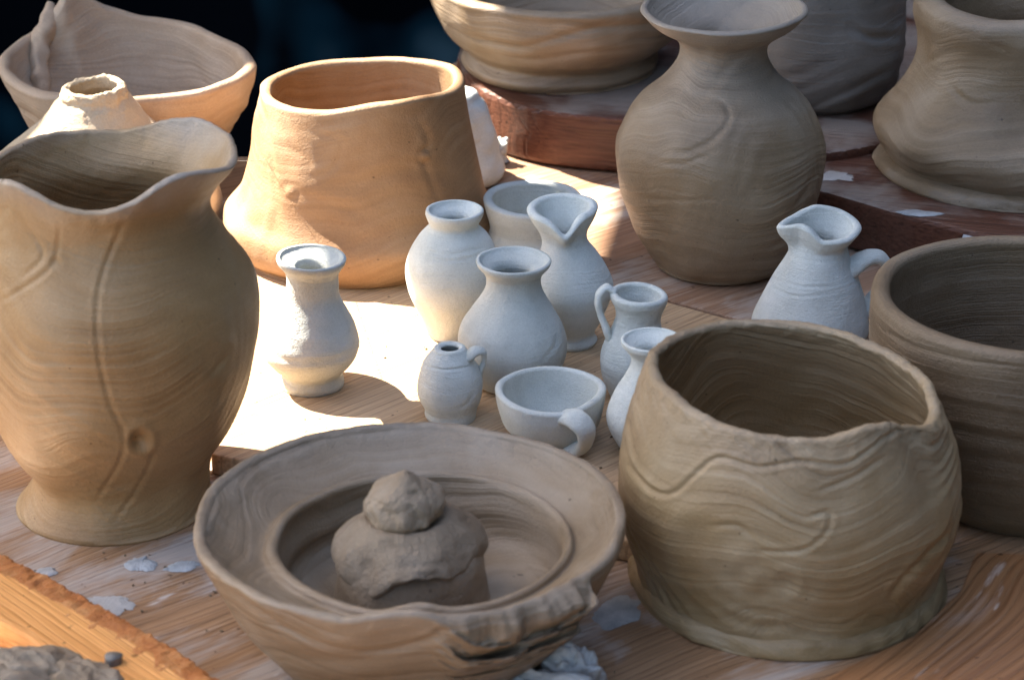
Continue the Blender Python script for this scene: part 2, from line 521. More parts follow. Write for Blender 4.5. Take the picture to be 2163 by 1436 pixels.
        for cx, cy, rx, dep in dents:
            d2 = ((px - cx) / rx) ** 2 + ((py - cy) / rx) ** 2
            dis += np.where(front, -dep * np.exp(-d2) + 0.3 * dep * np.exp(-(np.sqrt(d2) - 1.7) ** 2 * 3), 0)
    dis = np.where(live, dis, 0)
    rad2 = rad + dis
    X = ringv[:, 0][:, None] + rad2 * ct
    Yy = Y + rad2 * st
    if squash:
        Yy = Y + (Yy - Y) * squash
    Pf = np.stack([X, Yy, Z + np.where(Z > z0 + 1e-4, up, 0)], -1).reshape(-1, 3)
    o = link(name, Pf, grid_faces(nr, nt), mat, parent, P0)
    o['_base'] = 0
    del o['_base']
    return o, P0

def sweep(name, pts, radii, mat, parent, origin, flat=1.0, n=40, k=16, seed=3, rough=0.0004):
    """a hand-rolled strap along a path of world points"""
    q = np.hstack([np.asarray(pts, float), np.asarray(radii, float)[:, None]])
    c = catmull(q, n)
    p, r = c[:, :3], c[:, 3]
    tg = np.gradient(p, axis=0)
    tg /= np.linalg.norm(tg, axis=1)[:, None]
    ref = np.cross(p[-1] - p[0], p[len(p) // 2] - p[0])
    ref /= np.linalg.norm(ref) + 1e-12
    V = []
    for i in range(n):
        s = ref - tg[i] * (ref @ tg[i])
        s /= np.linalg.norm(s)
        u = np.cross(s, tg[i])
        a = np.linspace(0, 2 * math.pi, k, endpoint=False)
        V.append(p[i] + r[i] * (np.cos(a)[:, None] * s + flat * np.sin(a)[:, None] * u))
    V = np.array(V)
    cen = p[:, None, :]
    V = cen + (V - cen) * (1 + rough / r[:, None, None] * fbm(seed, V, 60.0, 2)[..., None])
    V = V.reshape(-1, 3)
    F = grid_faces(n, k).tolist()
    F.append(list(range(k))[::-1])
    F.append(list(range((n - 1) * k, n * k)))
    return link(name, V, F, mat, parent, origin)

def prism(name, outline, z_top, thick, mat, bevel=0.0015, parent=None, rough=0.0, seed=1):
    """a board with the given outline (photo pixels on its top face)"""
    pts = [at(x, y, z_top) for x, y in outline]
    org = np.mean(pts, 0)
    org[2] = z_top - thick
    bm = bmesh.new()
    vs_ = [bm.verts.new(p - org) for p in pts]
    f = bm.faces.new(vs_)
    if f.normal.z < 0: f.normal_flip()
    bm.normal_update()
    if f.normal.z < 0: f.normal_flip()
    ex = bmesh.ops.extrude_face_region(bm, geom=[f])
    low = [v for v in ex['geom'] if isinstance(v, bmesh.types.BMVert)]
    # the extruded copy becomes the top; the first face stays below
    for v in vs_: v.co.z -= thick
    bmesh.ops.recalc_face_normals(bm, faces=bm.faces)
    if bevel:
        bmesh.ops.bevel(bm, geom=list(bm.edges), offset=bevel, segments=2, affect='EDGES', profile=0.6)
    me = bpy.data.meshes.new(name)
    bm.to_mesh(me)
    bm.free()
    me.materials.append(mat)
    o = bpy.data.objects.new(name, me)
    sc.collection.objects.link(o)
    if parent is None: o.location = org
    else: o.parent = parent
    return o

def lump(name, centre, size, mat, seed=1, rough=0.35, freq=1.4, nt=64, nr=40, flat=0.0, parent=None, octs=4, rotz=0.0, ridge=0.0):
    """an irregular blob of clay resting on its underside"""
    th = np.linspace(0, 2 * math.pi, nt, endpoint=False)
    ph = np.linspace(-math.pi / 2 + 1e-3, math.pi / 2 - 1e-3, nr)
    D = np.stack([np.cos(ph)[:, None] * np.cos(th), np.cos(ph)[:, None] * np.sin(th), np.repeat(np.sin(ph)[:, None], nt, 1)], -1)
    n = fbm(seed, D, freq * 0.35, octs)
    if ridge:
        n = n - ridge * np.abs(fbm(seed + 40, D, freq * 0.8, 3))
    r = 1 + rough * n
    P = D * r[..., None] * np.asarray(size)
    c, s = math.cos(rotz), math.sin(rotz)
    P = np.stack([P[..., 0] * c - P[..., 1] * s, P[..., 0] * s + P[..., 1] * c, P[..., 2]], -1)
    P[..., 2] = np.maximum(P[..., 2], -size[2] * 0.35) + size[2] * 0.35
    P = P.reshape(-1, 3) + np.asarray(centre)
    return link(name, P, grid_faces(nr, nt), mat, parent, np.asarray(centre))

# ------------------------------------------------------------------ the setting
Z1 = 0.010          # top of the planks that carry the small pots
ZA = Z1 + 0.031     # top of the thick round bat at the back
ZB = Z1 + 0.026     # top of the board at the right

tb = prism('tabletop', [(-900, 330), (560, 330), (700, 250), (985, 120), (1100, 40), (3600, 40), (4200, 2300), (-1600, 2300)], 0.0, 0.03, M['table'], 0.002)
tag(tb, 'wooden tabletop smeared with clay', None, None, 'structure')

pl = prism('wooden_plank', [(446, 958), (460, 640), (466, 488), (760, 470), (1405, 636), (1600, 690), (1900, 800), (1850, 950), (1480, 1074), (1350, 1146)], Z1, Z1 - 0.0005, M['plank'], 0.001)
tag(pl, 'pale wooden plank under the small pale pots', 'plank')
pl2 = prism('wooden_plank', [(700, 452), (560, 340), (720, 262), (980, 150), (1500, 60), (3200, 300), (2300, 700), (1905, 792), (1600, 685), (1406, 632)], Z1 - 0.001, Z1 - 0.0016, M['plank_red'], 0.001)
tag(pl2, 'reddish wooden plank under the round-bodied back vase', 'plank')

bat = prism('wooden_bat', catmull([(965, 120), (985, 170), (1050, 205), (1130, 228), (1230, 242), (1340, 252), (1480, 285), (1620, 322), (1745, 322), (1860, 302), (2000, 262), (2140, 170)], 40).tolist() + [(2140, 10), (1500, -40), (985, 40)], ZA, 0.031, M['bat'], 0.003)
tag(bat, 'thick red-brown wooden bat under the back bowl', 'board')
brd = prism('wooden_board', [(1560, 330), (1600, 372), (1740, 404), (1880, 446), (2040, 487), (2400, 570), (2700, 480), (2500, 250), (2050, 240)], ZB, 0.0255, M['bat'], 0.002)
tag(brd, 'dark red wooden board under the big jar at the right edge', 'board')

pl3 = prism('wooden_plank', [(1620, 1500), (1790, 1406), (1930, 1342), (2030, 1245), (2062, 1165), (2500, 1180), (2500, 1620)], 0.0028, 0.0026, M['plank_dark'], 0.0008)
tag(pl3, 'thin orange-brown plank with sweeping grain at the bottom right corner', 'plank')
# bottom-left batten
bt = prism('wooden_batten', [(-80, 1160), (0, 1200), (320, 1372), (470, 1490), (300, 1520), (150, 1420), (60, 1340), (-80, 1270)], 0.013, 0.0125, M['pine'], 0.002)
tag(bt, 'bright orange pine batten with a crumbly edge at bottom left', 'batten')
def crust():
    a = [(-60, 1176), (20, 1215), (110, 1262), (200, 1312), (300, 1372), (380, 1425), (470, 1485)]
    c = catmull(a, 260)
    p = np.array([at(x, y, 0.0118) for x, y in c])
    tg = np.gradient(p, axis=0)
    tg /= np.linalg.norm(tg, axis=1)[:, None]
    s = np.stack([-tg[:, 1], tg[:, 0], 0 * tg[:, 0]], 1)
    k = 20
    al = np.linspace(0, 2 * math.pi, k, endpoint=False)
    V = p[:, None, :] + 0.0085 * np.cos(al)[None, :, None] * s[:, None, :] + 0.0010 * np.sin(al)[None, :, None] * np.array([0, 0, 1.0])
    V = V + 0.00022 * fbm(8, V, 110.0, 5, 0.7)[..., None] * np.array([0.5, 0.5, 1.0])
    F = grid_faces(260, k).tolist()
    return link('rough_edge', V.reshape(-1, 3), F, M['bark'], bt, np.array(bt.location))
crust()

gp = link('ground', [(-8, -4, -0.8), (8, -4, -0.8), (8, 8, -0.8), (-8, 8, -0.8)], [[0, 1, 2, 3]], M['ground'])
tag(gp, 'dark ground far below', None, None, 'structure')
def drape():
    n, k = 180, 40
    path = catmull([(-2.2, 1.2), (-0.6, 1.25), (0.6, 1.22), (1.0, 1.0), (1.1, 0.6), (1.1, -0.6), (1.0, -1.3), (0.6, -1.75), (0.1, -1.9)], n)  # right and front stretch is added out of view to cut sky light
    zs = np.linspace(-0.75, 1.45, k)
    tg = np.gradient(path, axis=0)
    tg /= np.linalg.norm(tg, axis=1)[:, None]
    s_ = np.arange(n) * 0.05
    Zg = np.repeat(zs[:, None], n, 1)
    w_ = 0.03 * np.sin(s_[None, :] * 9 + 1.5 * np.sin(Zg * 2)) + 0.015 * np.sin(s_[None, :] * 23)
    V = np.stack([path[:, 0][None, :] - tg[:, 1][None, :] * w_, path[:, 1][None, :] + tg[:, 0][None, :] * w_, Zg], -1).reshape(-1, 3)
    F = [[j * n + i, j * n + i + 1, (j + 1) * n + i + 1, (j + 1) * n + i] for j in range(k - 1) for i in range(n - 1)]
    o = link('backdrop_blocker', V, F, M['cloth'])
    tag(o, 'added black cloth behind the table, its unseen right and front stretch blocking sky light', None, None, 'structure')
drape()

# added unseen sheet up towards the sun, openings cut to place the sun patches
def sun_gobo():
    T = 1.15                                        # height of the sheet above the table
    s = np.array([SUN_H[0], SUN_H[1], 1.0])
    lift = lambda p: np.array(p) + s * (T - p[2])
    hole = [(150, 1040), (480, 985), (620, 935), (800, 906), (850, 892), (888, 850), (925, 780), (985, 735), (1090, 700), (1190, 655), (1250, 600), (1262, 520), (1290, 440), (1300, 375),
            (1270, 325), (1080, 318), (980, 340), (840, 400), (640, 452), (520, 505), (390, 545), (230, 545), (70, 600), (40, 860)]
    hp = [lift(at(x, y, Z1)) for x, y in hole]
    hole2 = [(1085, 118), (1240, 142), (1330, 150), (1345, 140), (1240, 128), (1090, 105)]
    hp2 = [lift(at(x, y, Z1)) for x, y in hole2]
    hole3 = [(-700, 950), (-130, 980), (-90, 1120), (-70, 1200), (-60, 1300), (-90, 1480), (-700, 1500)]
    hp3 = [lift(at(x, y, 0.012)) for x, y in hole3]
    hole4 = [(-400, 1740), (900, 1790), (1050, 2200), (-400, 2200)]
    hp4 = [lift(at(x, y, 0.0)) for x, y in hole4]
    c = np.mean([lift(at(900, 600, 0)), lift(at(1300, 400, 0))], 0)
    ext = [c + np.array([x, y, 0]) for x, y in ((-0.9, -0.75), (0.8, -0.75), (0.8, 0.85), (-0.9, 0.85))]
    bm = bmesh.new()
    edges = []
    for loop in (ext, hp, hp2, hp3, hp4):
        v = [bm.verts.new(p) for p in loop]
        edges += [bm.edges.new((v[i], v[(i + 1) % len(v)])) for i in range(len(v))]
    bmesh.ops.triangle_fill(bm, use_beauty=True, use_dissolve=False, edges=edges)
    me = bpy.data.meshes.new('sun_gobo')
    bm.to_mesh(me)
    bm.free()
    me.materials.append(M['gobo'])
    o = bpy.data.objects.new('sun_gobo', me)
    sc.collection.objects.link(o)
    tag(o, 'added unseen sheet with openings cut to shape the sun patches', None, None, 'structure')
sun_gobo()

# ------------------------------------------------------------------ big pots
GB = 'unfired clay pots'
# tall flared vase, left foreground
o, _ = pot('clay_vase', [(36, 446, 1057), (52, 440, 1035), (72, 440, 1000), (70, 446, 972), (40, 462, 940), (0, 492, 890), (-32, 524, 815), (-50, 540, 720),
                         (-54, 538, 640), (-48, 522, 570), (-36, 484, 510), (-26, 450, 462), (-24, 440, 428), (-26, 454, 395), (-28, 482, 364), (-32, 502, 338)],
           (241, 1057), M['ochre'], 0.0, wall=17, nt=420, no=190, ni=80, seed=11,
           rim=[(0, 3), (29, 6), (53, 14), (70, 2), (81, -20), (95, -30), (134, -17), (159, -25), (200, -8), (234, 24), (252, -10), (270, -24), (288, -4), (305, 40), (320, 30), (345, 4)], rim_blur=9.0,
           rim_r=[(0, 4), (60, 4), (180, 4), (235, 8), (265, -6), (315, 8)], rim_from=0.78, lumps=0.0007, lump_freq=9.0,
           rings=(0.0005, 0.0032, 0.022, 9.0, 2.0), rim_rough=0.00012,
           creases=[([(262, 462), (222, 560), (205, 650), (212, 760), (232, 850), (262, 920), (250, 980), (200, 1060)], 6, 0.0007),
                    ([(130, 470), (110, 560), (30, 620), (-10, 640)], 6, 0.0007), ([(330, 950), (300, 1020), (240, 1100)], 6, 0.0006),
                    ([(440, 800), (470, 760), (480, 735)], 7, 0.0008), ([(60, 480), (90, 540), (40, 590)], 6, 0.0006)],
           dents=[(296, 930, 17, 0.0030), (120, 555, 10, 0.0006), (460, 760, 26, 0.0006)])
tag(o, 'large ochre clay vase with wavy flared rim in the left foreground', 'vase', None)

# narrow-mouthed conical jar behind it
o, _ = pot('clay_bottle', [(-40, 430, 520), (-68, 452, 495), (-82, 468, 455), (-74, 462, 410), (-40, 432, 360), (20, 378, 310), (80, 314, 262), (103, 294, 236), (119, 281, 216), (129, 271, 203), (128, 270, 194), (132, 267, 187)],
           (195, 520), M['sand'], 0.0, wall=17, nt=200, no=100, seed=23, rim=[(60, 4), (150, -2), (280, -3)], rim_r=[(40, 2), (120, -2), (200, 2), (330, -2)],
           rim_rough=0.0003, lumps=0.0003, thick_rim=1.0)
tag(o, 'sunlit sandy clay bottle with small crumbly mouth behind the wavy-rimmed vase', 'bottle', None)

# boat-shaped bowl with a folded lip, back left
o, _ = pot('clay_bowl', [(165, 385, 410), (130, 410, 385), (85, 458, 330), (70, 490, 275), (35, 518, 215), (5, 530, 170), (-10, 534, 138)],
           (275, 410), M['tan_grey'], 0.0, wall=26, nt=240, no=90, seed=31,
           rim=[(0, -4), (30, 0), (60, 8), (90, 14), (108, 40), (121, 92), (131, 60), (140, 6), (160, 2), (270, 4)], rim_blur=4.0,
           rim_r=[(0, 4), (40, -18), (120, 10), (131, -30), (140, 4), (180, -4)], rim_from=0.25, shape=[(0, 0.0), (90, 0.0)], lumps=0.0010, lump_freq=10.0,
           rings=(0.0006, 0.006, 0.02, 8.0, 2.0))
tag(o, 'wide tan clay bowl with folded-up pinched lip at back left', 'bowl', None)
bowl_l = o
def fold():
    Y = bowl_l.location.y
    pts = [(112, 8, 0.052), (98, 60, 0.042), (82, 105, 0.034), (84, 150, 0.024), (86, 188, 0.016), (92, 230, 0.004)]
    w = [at_y(x, y, Y + dy) for x, y, dy in pts]
    r = [0.0028, 0.0062, 0.0058, 0.0046, 0.0058, 0.004]
    sweep('folded_seam', w, r, M['tan_grey'], bowl_l, np.array(bowl_l.location), 0.8, 50, 20, 5, 0.0010)
fold()

# squat tan pot with wide foot
o, _ = pot('clay_pot', [(500, 1010, 512), (478, 1030, 492), (470, 1042, 468), (474, 1042, 440), (496, 1026, 412), (510, 1016, 385), (525, 1002, 340), (540, 988, 275), (551, 980, 220), (556, 976, 190)],
           (757, 512), M['tan'], Z1, wall=24, nt=300, no=120, seed=41,
           rim=[(0, 8), (22, 14), (57, 3), (90, -5), (127, -6), (180, 0), (226, 0), (252, 7), (279, 24), (310, 26), (338, 11)],
           rim_r=[(35, 8), (140, 10), (90, -3), (215, 6), (270, -2), (330, 4)], rim_from=0.35, lumps=0.0008, lump_freq=8.0, rings=(0.0005, 0.007, 0.03, 7.0, 2.0),
           shape=[(0, 0.0), (225, 0.02), (270, -0.02), (315, 0.01)],
           creases=[([(885, 250), (910, 300), (900, 335), (935, 430)], 9, 0.0007), ([(610, 400), (700, 430), (800, 470)], 14, 0.0005), ([(560, 300), (640, 330), (660, 380)], 9, 0.0003),
                    ([(640, 280), (720, 300), (700, 360), (640, 380)], 8, 0.0003)],
           dents=[(902, 332, 9, -0.0010), (615, 405, 10, -0.0007), (545, 520, 40, 0.0012)])
tag(o, 'squat tan clay pot with wide foot and uneven oval mouth, half in sun', 'pot', None)

# pale closed jar half hidden behind it
o, _ = pot('clay_jar', [(862, 1056, 372), (856, 1066, 352), (862, 1056, 310), (872, 1040, 262), (882, 1030, 226), (896, 1014, 206)],
           (960, 372), M['pale'], Z1, wall=36, nt=100, no=50, seed=47, lumps=0.0008)
tag(o, 'pale jar mostly hidden behind the squat tan pot', 'jar', None)
o = lump('clay_lump', at(1040, 338, Z1), (0.007, 0.006, 0.008), M['pale'], 5, 0.2)
tag(o, 'small white clay lump at the foot of the round wooden bat', 'clay lump')

# round-bodied back vase
o, _ = pot('clay_vase', [(1386, 1650, 552), (1368, 1672, 530), (1340, 1700, 480), (1312, 1730, 400), (1303, 1742, 325), (1312, 1736, 275), (1345, 1706, 215), (1400, 1650, 165), (1428, 1624, 130), (1434, 1620, 100), (1420, 1634, 78), (1380, 1676, 52), (1352, 1704, 24)],
           (1518, 552), M['brown'], Z1, wall=15, nt=320, no=150, seed=53, rim=[(90, 0), (270, 0), (200, 3), (330, 3)], lumps=0.0007, lump_freq=9.0, rings=(0.0006, 0.0045, 0.016, 9.0, 2.0),
           creases=[([(1430, 330), (1500, 300), (1540, 250), (1520, 215), (1450, 200)], 7, 0.0008), ([(1370, 340), (1440, 345), (1510, 320)], 6, 0.0006), ([(1640, 470), (1690, 420), (1730, 340)], 8, 0.0008),
                    ([(1600, 540), (1660, 500), (1700, 440)], 7, 0.0006), ([(1320, 415), (1420, 425), (1520, 420)], 5, 0.0004)])
tag(o, 'tall brown clay vase with round body and wide flared mouth', 'vase', None)

# large bowl on the bat, back centre
o, _ = pot('clay_bowl', [(985, 1385, 136), (975, 1396, 118), (985, 1388, 98), (955, 1420, 72), (930, 1446, 40), (912, 1462, 0), (905, 1470, -40)],
           (1186, 136), M['grey'], ZA, wall=30, nt=260, no=100, seed=59, floor=0.012, lumps=0.0008, lump_freq=9.0, rings=(0.0012, 0.0085, 0.012, 6.0, 1.5),
           rim=[(270, 0), (300, 5), (240, 3)],
           creases=[([(960, 66), (1080, 100), (1160, 88), (1260, 62), (1400, 50)], 9, 0.0014), ([(1000, 108), (1120, 128), (1250, 112), (1400, 98)], 7, 0.0009)])
tag(o, 'large grey clay bowl on the thick round bat at back centre', 'bowl', None)

# tall dark pot behind the round vase
o, _ = pot('clay_pot', [(1590, 1850, 200), (1560, 1880, 180), (1535, 1902, 130), (1525, 1914, 70), (1522, 1916, 0), (1522, 1916, -80), (1535, 1900, -150)],
           (1720, 200), M['dark'], ZA, wall=26, nt=260, no=110, seed=61, lumps=0.0009, lump_freq=8.0, rings=(0.0011, 0.008, 0.016, 7.0, 1.5), floor=0.012,
           creases=[([(1800, 62), (1850, 82), (1910, 78)], 9, 0.0022), ([(1690, 240), (1800, 190), (1900, 140)], 8, 0.0012)])
tag(o, 'dark grey clay pot behind the flared-mouth round vase', 'pot', None)

# big jar at the right edge with foot ring
root = empty('clay_jar', at(2140, 346, ZB))
b, p0 = pot('body', [(1885, 2395, 338), (1880, 2400, 325), (1862, 2418, 295), (1853, 2427, 265), (1866, 2414, 238), (1902, 2378, 200), (1930, 2350, 155), (1944, 2336, 110), (1942, 2338, 72), (1932, 2348, 36), (1932, 2348, 12)],
            (2140, 346), M['brown'], ZB, wall=60, nt=300, no=120, seed=67, lumps=0.0008, lump_freq=9.0, rings=(0.0006, 0.0042, 0.016, 8.0, 2.0), rim=[(200, 4), (250, -3), (300, 3)], floor=0.01,
            creases=[([(1940, 150), (1985, 120), (2040, 105)], 8, 0.0006), ([(2000, 170), (2040, 215), (2110, 220)], 8, 0.0010), ([(2080, 90), (2140, 110)], 7, 0.0008)], parent=root)
f, _ = pot('foot_ring', [(1850, 2430, 346), (1848, 2432, 340), (1856, 2424, 326), (1880, 2400, 318)], (2140, 346), M['brown'], ZB, wall=40, nt=220, no=24, ni=6, seed=68, floor=0.003, lumps=0.0006, parent=root)
tag(root, 'big brown clay jar with bulging waist and foot ring at the right edge', 'jar', None)

# deep fine-lined bowl, right edge
o, _ = pot('clay_bowl', [(1930, 2420, 1022), (1905, 2445, 1000), (1872, 2478, 930), (1850, 2498, 850), (1838, 2510, 760), (1834, 2512, 700), (1834, 2512, 650), (1838, 2508, 630)],
           (2175, 1022), M['brown_even'], 0.0, wall=38, nt=360, no=160, seed=71, floor=0.012, lumps=0.0004, lump_freq=8.0, rings=(0.00035, 0.0022, 0.003, 6.0, 1.5),
           creases=[([(1850, 690), (1930, 735), (2050, 765), (2163, 775)], 4, 0.0005)])
tag(o, 'deep dark brown clay bowl with fine turning lines at the right edge', 'bowl', None)

# big pot, right foreground, with foot ring
root = empty('clay_pot', at(1668, 1228, 0))
b, p0 = pot('body', [(1354, 1980, 1216), (1350, 1985, 1196), (1346, 1990, 1165), (1328, 2012, 1110), (1316, 2030, 1045), (1316, 2030, 985), (1326, 2018, 920), (1346, 1998, 850), (1362, 1980, 808)],
            (1668, 1228), M['olive'], 0.0, wall=26, nt=480, no=200, ni=110, seed=73, floor=0.010,
            rim=[(0, -38), (20, -26), (60, -4), (90, 2), (150, 22), (180, 36), (215, 26), (250, 8), (270, 4), (280, 4), (292, 20), (306, 14), (320, -20), (340, -48)],
            rim_r=[(0, 6), (300, 8), (320, -10), (345, 10), (180, 0)], rim_from=0.45, lumps=0.0009, lump_freq=8.0, rings=(0.0005, 0.004, 0.026, 7.5, 2.0),
            rim_rough=0.00018, rim_blur=4.5,
            creases=[([(1330, 975), (1380, 1030), (1425, 1040), (1470, 1000), (1520, 965), (1600, 985), (1690, 975), (1790, 980), (1880, 920), (1960, 870)], 6, 0.0010),
                     ([(1640, 1060), (1700, 1090), (1750, 1080), (1745, 1120), (1690, 1160), (1590, 1165)], 6, 0.0007),
                     ([(1880, 1270), (1900, 1230), (1960, 1160), (2010, 1110)], 8, 0.0014), ([(1720, 1040), (1800, 1010), (1880, 960)], 6, 0.0008),
                     ([(1640, 1300), (1642, 1320)], 6, 0.0012), ([(1500, 1110), (1560, 1110), (1600, 1150)], 7, 0.0008), ([(1780, 1320), (1850, 1290)], 6, 0.0007)],
            dents=[(1590, 1230, 22, -0.0010), (1660, 1235, 20, 0.0012), (1480, 1130, 34, 0.0008), (1560, 1180, 26, -0.0008), (1975, 905, 20, -0.0018)], parent=root)
f, _ = pot('foot_ring', [(1338, 1998, 1228), (1336, 2000, 1214), (1342, 1994, 1198), (1360, 1976, 1188)], (1668, 1228), M['olive'], 0.0, wall=34, nt=260, no=26, ni=6, seed=74, floor=0.003, lumps=0.0007, parent=root)
tag(root, 'large brown clay pot with torn lip and foot ring in the right foreground', 'pot', None)

# wide dish with a mound in it, front centre
root = empty('clay_dish', at(868, 1370, 0))
b, p0 = pot('body', [(600, 1130, 1372), (570, 1160, 1345), (500, 1232, 1268), (446, 1286, 1180), (414, 1316, 1120), (405, 1322, 1098)],
            (866, 1372), M['grey'], 0.0, wall=26, nt=480, no=110, ni=150, seed=79,
            inner=[(470, 1264, 1122), (526, 1218, 1144), (550, 1208, 1149), (560, 1204, 1140), (572, 1196, 1137), (584, 1186, 1146), (590, 1178, 1190), (598, 1168, 1240), (618, 1148, 1262)],
            rim=[(0, 2), (60, 0), (90, 2), (180, 2), (225, 0), (256, -4), (264, 8), (273, 16), (282, 4), (300, 0), (330, 2)],
            rim_r=[(256, 0), (270, -12), (284, 0)], tear=(272, 321, 0.076, 40, 20), rim_from=0.25, lumps=0.0005, lump_freq=7.0, rings=(0.0013, 0.0030, 0.005, 6.0, 1.5), rim_rough=0.0001, rim_blur=3.0,
            creases=[([(480, 1240), (600, 1330), (760, 1380), (880, 1360), (960, 1320)], 8, 0.0012)], parent=root)
org = np.array(root.location)
mz = at_y(868, 1240, p0[1])[2]
def mound():
    # smooth skirt, a ragged cap pressed over it, a knob on top
    def stack(name, prof, seed, rough, cx, ragged=0.0, nr_=60, wav=16.0):
        nt_ = 200
        th = np.linspace(0, 2 * math.pi, nt_, endpoint=False)
        V = []
        for hw, y in catmull(prof, nr_):
            c = at_y(cx, y, p0[1])
            r = hw * depth(c) / F_PX
            V.append(np.stack([c[0] + r * np.cos(th), c[1] + r * np.sin(th), np.full(nt_, c[2])], -1))
        V = np.array(V)
        ax = V.mean(1, keepdims=True)
        d = V - ax
        rr_ = np.linalg.norm(d, axis=-1, keepdims=True) + 1e-6
        dis = rough * (fbm(seed, V, wav, 4) - 0.7 * np.abs(fbm(seed + 50, V, wav * 1.6, 3)))
        V = V + d / rr_ * (dis * np.clip(rr_[..., 0] / 0.01, 0, 1))[..., None]
        if ragged:
            low = np.clip(1 - np.arange(nr_) / (nr_ * 0.3), 0, 1)[:, None]
            V[..., 2] += ragged * low * fbm(seed + 30, np.stack([np.cos(th), np.sin(th), 0 * th], -1), 0.7, 4)[None, :]
        return link(name, V.reshape(-1, 3), grid_faces(nr_, nt_), M['crumb'], root, org)
    stack('mound', [(170, 1275), (162, 1240), (155, 1200), (148, 1165), (120, 1140), (60, 1120), (0.5, 1118)], 83, 0.0004, 868, 0.0, 60, 10.0)
    stack('cap', [(140, 1160), (158, 1168), (163, 1160), (155, 1140), (132, 1116), (110, 1100), (94, 1091), (78, 1089), (56, 1098), (0.5, 1100)], 85, 0.0008, 862, 0.0024, 80, 18.0)
    stack('knob', [(36, 1102), (60, 1098), (80, 1084), (82, 1062), (70, 1040), (52, 1024), (36, 1014), (20, 1002), (0.5, 992)], 87, 0.0009, 856, 0.0, 60, 24.0)
mound()
tag(root, 'wide shallow clay dish with a lumpy mound inside and torn front rim', 'dish', None)

# ------------------------------------------------------------------ small pale pots
G = None
def mini(name, label, cat, prof, base, handle=None, **kw):
    z = kw.pop('z0', Z1)
    kw.setdefault('wall', 14)
    kw.setdefault('nt', 150)
    kw.setdefault('no', 90)
    kw.setdefault('lumps', 0.00028)
    kw.setdefault('lump_freq', 15.0)
    kw.setdefault('floor', 0.004)
    if handle is None:
        o, p = pot(name, prof, base, M['pale'], z, **kw)
    else:
        p = at(base[0], base[1], z)
        o = empty(name, p)
        pot('body', prof, base, M['pale'], z, parent=o, **kw)
        pts = [at_y(x, y, p[1] + dy) for x, y, dy, r in handle]
        sweep('handle', pts, [q[3] for q in handle], M['pale'], o, p, 0.6, 50, 18, kw.get('seed', 1))
    tag(o, label, cat, None)
    return o

mini('small_vase', 'small pale vase standing in the sun patch beside the large wavy-rimmed vase', 'vase',
     [(592, 726, 811), (588, 728, 800), (592, 722, 785), (572, 742, 765), (557, 756, 745), (554, 761, 722), (566, 752, 690), (586, 734, 655), (601, 719, 625), (606, 717, 600), (605, 717, 578), (598, 723, 565), (588, 731, 554), (585, 733, 545)],
     (659, 811), seed=101, wall=9, inner=[(604, 714, 552), (624, 698, 562), (628, 694, 580), (600, 720, 640), (584, 734, 740), (610, 706, 790)], rim=[(0, -3), (180, 3)], creases=[([(556, 742), (620, 765), (700, 760), (756, 740)], 7, 0.0005)])
mini('small_vase', 'small pale egg-shaped vase with scratched shoulder lines and short neck', 'vase',
     [(905, 1016, 704), (900, 1020, 695), (884, 1034, 660), (864, 1052, 615), (858, 1058, 575), (866, 1052, 535), (886, 1034, 500), (904, 1014, 480), (908, 1012, 472), (903, 1018, 460), (900, 1021, 451), (901, 1021, 445)],
     (960, 704), seed=103, wall=8, inner=[(914, 1008, 451), (929, 993, 459), (932, 990, 475), (905, 1018, 520), (885, 1032, 620), (915, 1004, 690)], creases=[([(880, 520), (940, 538), (1040, 520)], 3, 0.0004), ([(905, 545), (960, 552), (1044, 535)], 3, 0.0004)])
mini('small_cup', 'small pale cup behind the pinched jug, lit from the left', 'cup',
     [(1060, 1196, 545), (1042, 1214, 530), (1032, 1224, 505), (1036, 1222, 480), (1028, 1228, 450), (1024, 1230, 426)], (1128, 545), seed=107, wall=20, rim=[(0, -6), (90, 4), (180, 4), (40, 4)], rim_r=[(40, 6), (180, 0)])
mini('small_jug', 'small pale jug with pinched pouring lip and round foot', 'jug',
     [(1150, 1258, 722), (1148, 1260, 714), (1158, 1254, 700), (1140, 1270, 670), (1118, 1290, 625), (1116, 1294, 598), (1128, 1280, 565), (1142, 1258, 532), (1146, 1240, 508), (1140, 1238, 488), (1126, 1248, 466), (1116, 1256, 446)],
     (1204, 722), seed=109, wall=20, rim=[(0, 4), (20, 8), (60, 8), (90, 8), (130, 6), (185, 0), (235, -6), (256, -16), (276, -36), (296, -16), (318, 0)], rim_r=[(15, 8), (90, 2), (180, 4), (240, -3), (276, 6), (305, -4)], rim_from=0.74, rim_blur=6)
mini('small_vase', 'small pale pear-shaped vase with flared lip at the centre of the group', 'vase',
     [(1012, 1158, 806), (1000, 1170, 795), (980, 1188, 765), (968, 1197, 725), (974, 1190, 690), (996, 1170, 655), (1018, 1150, 622), (1026, 1142, 600), (1025, 1142, 582), (1016, 1150, 569), (1006, 1159, 559), (1003, 1162, 551)],
     (1085, 806), seed=113, wall=9, inner=[(1022, 1143, 558), (1040, 1124, 568), (1044, 1120, 586), (1020, 1150, 640), (990, 1176, 740), (1030, 1140, 790)], creases=[([(1175, 690), (1172, 730), (1140, 765)], 5, 0.0005)])
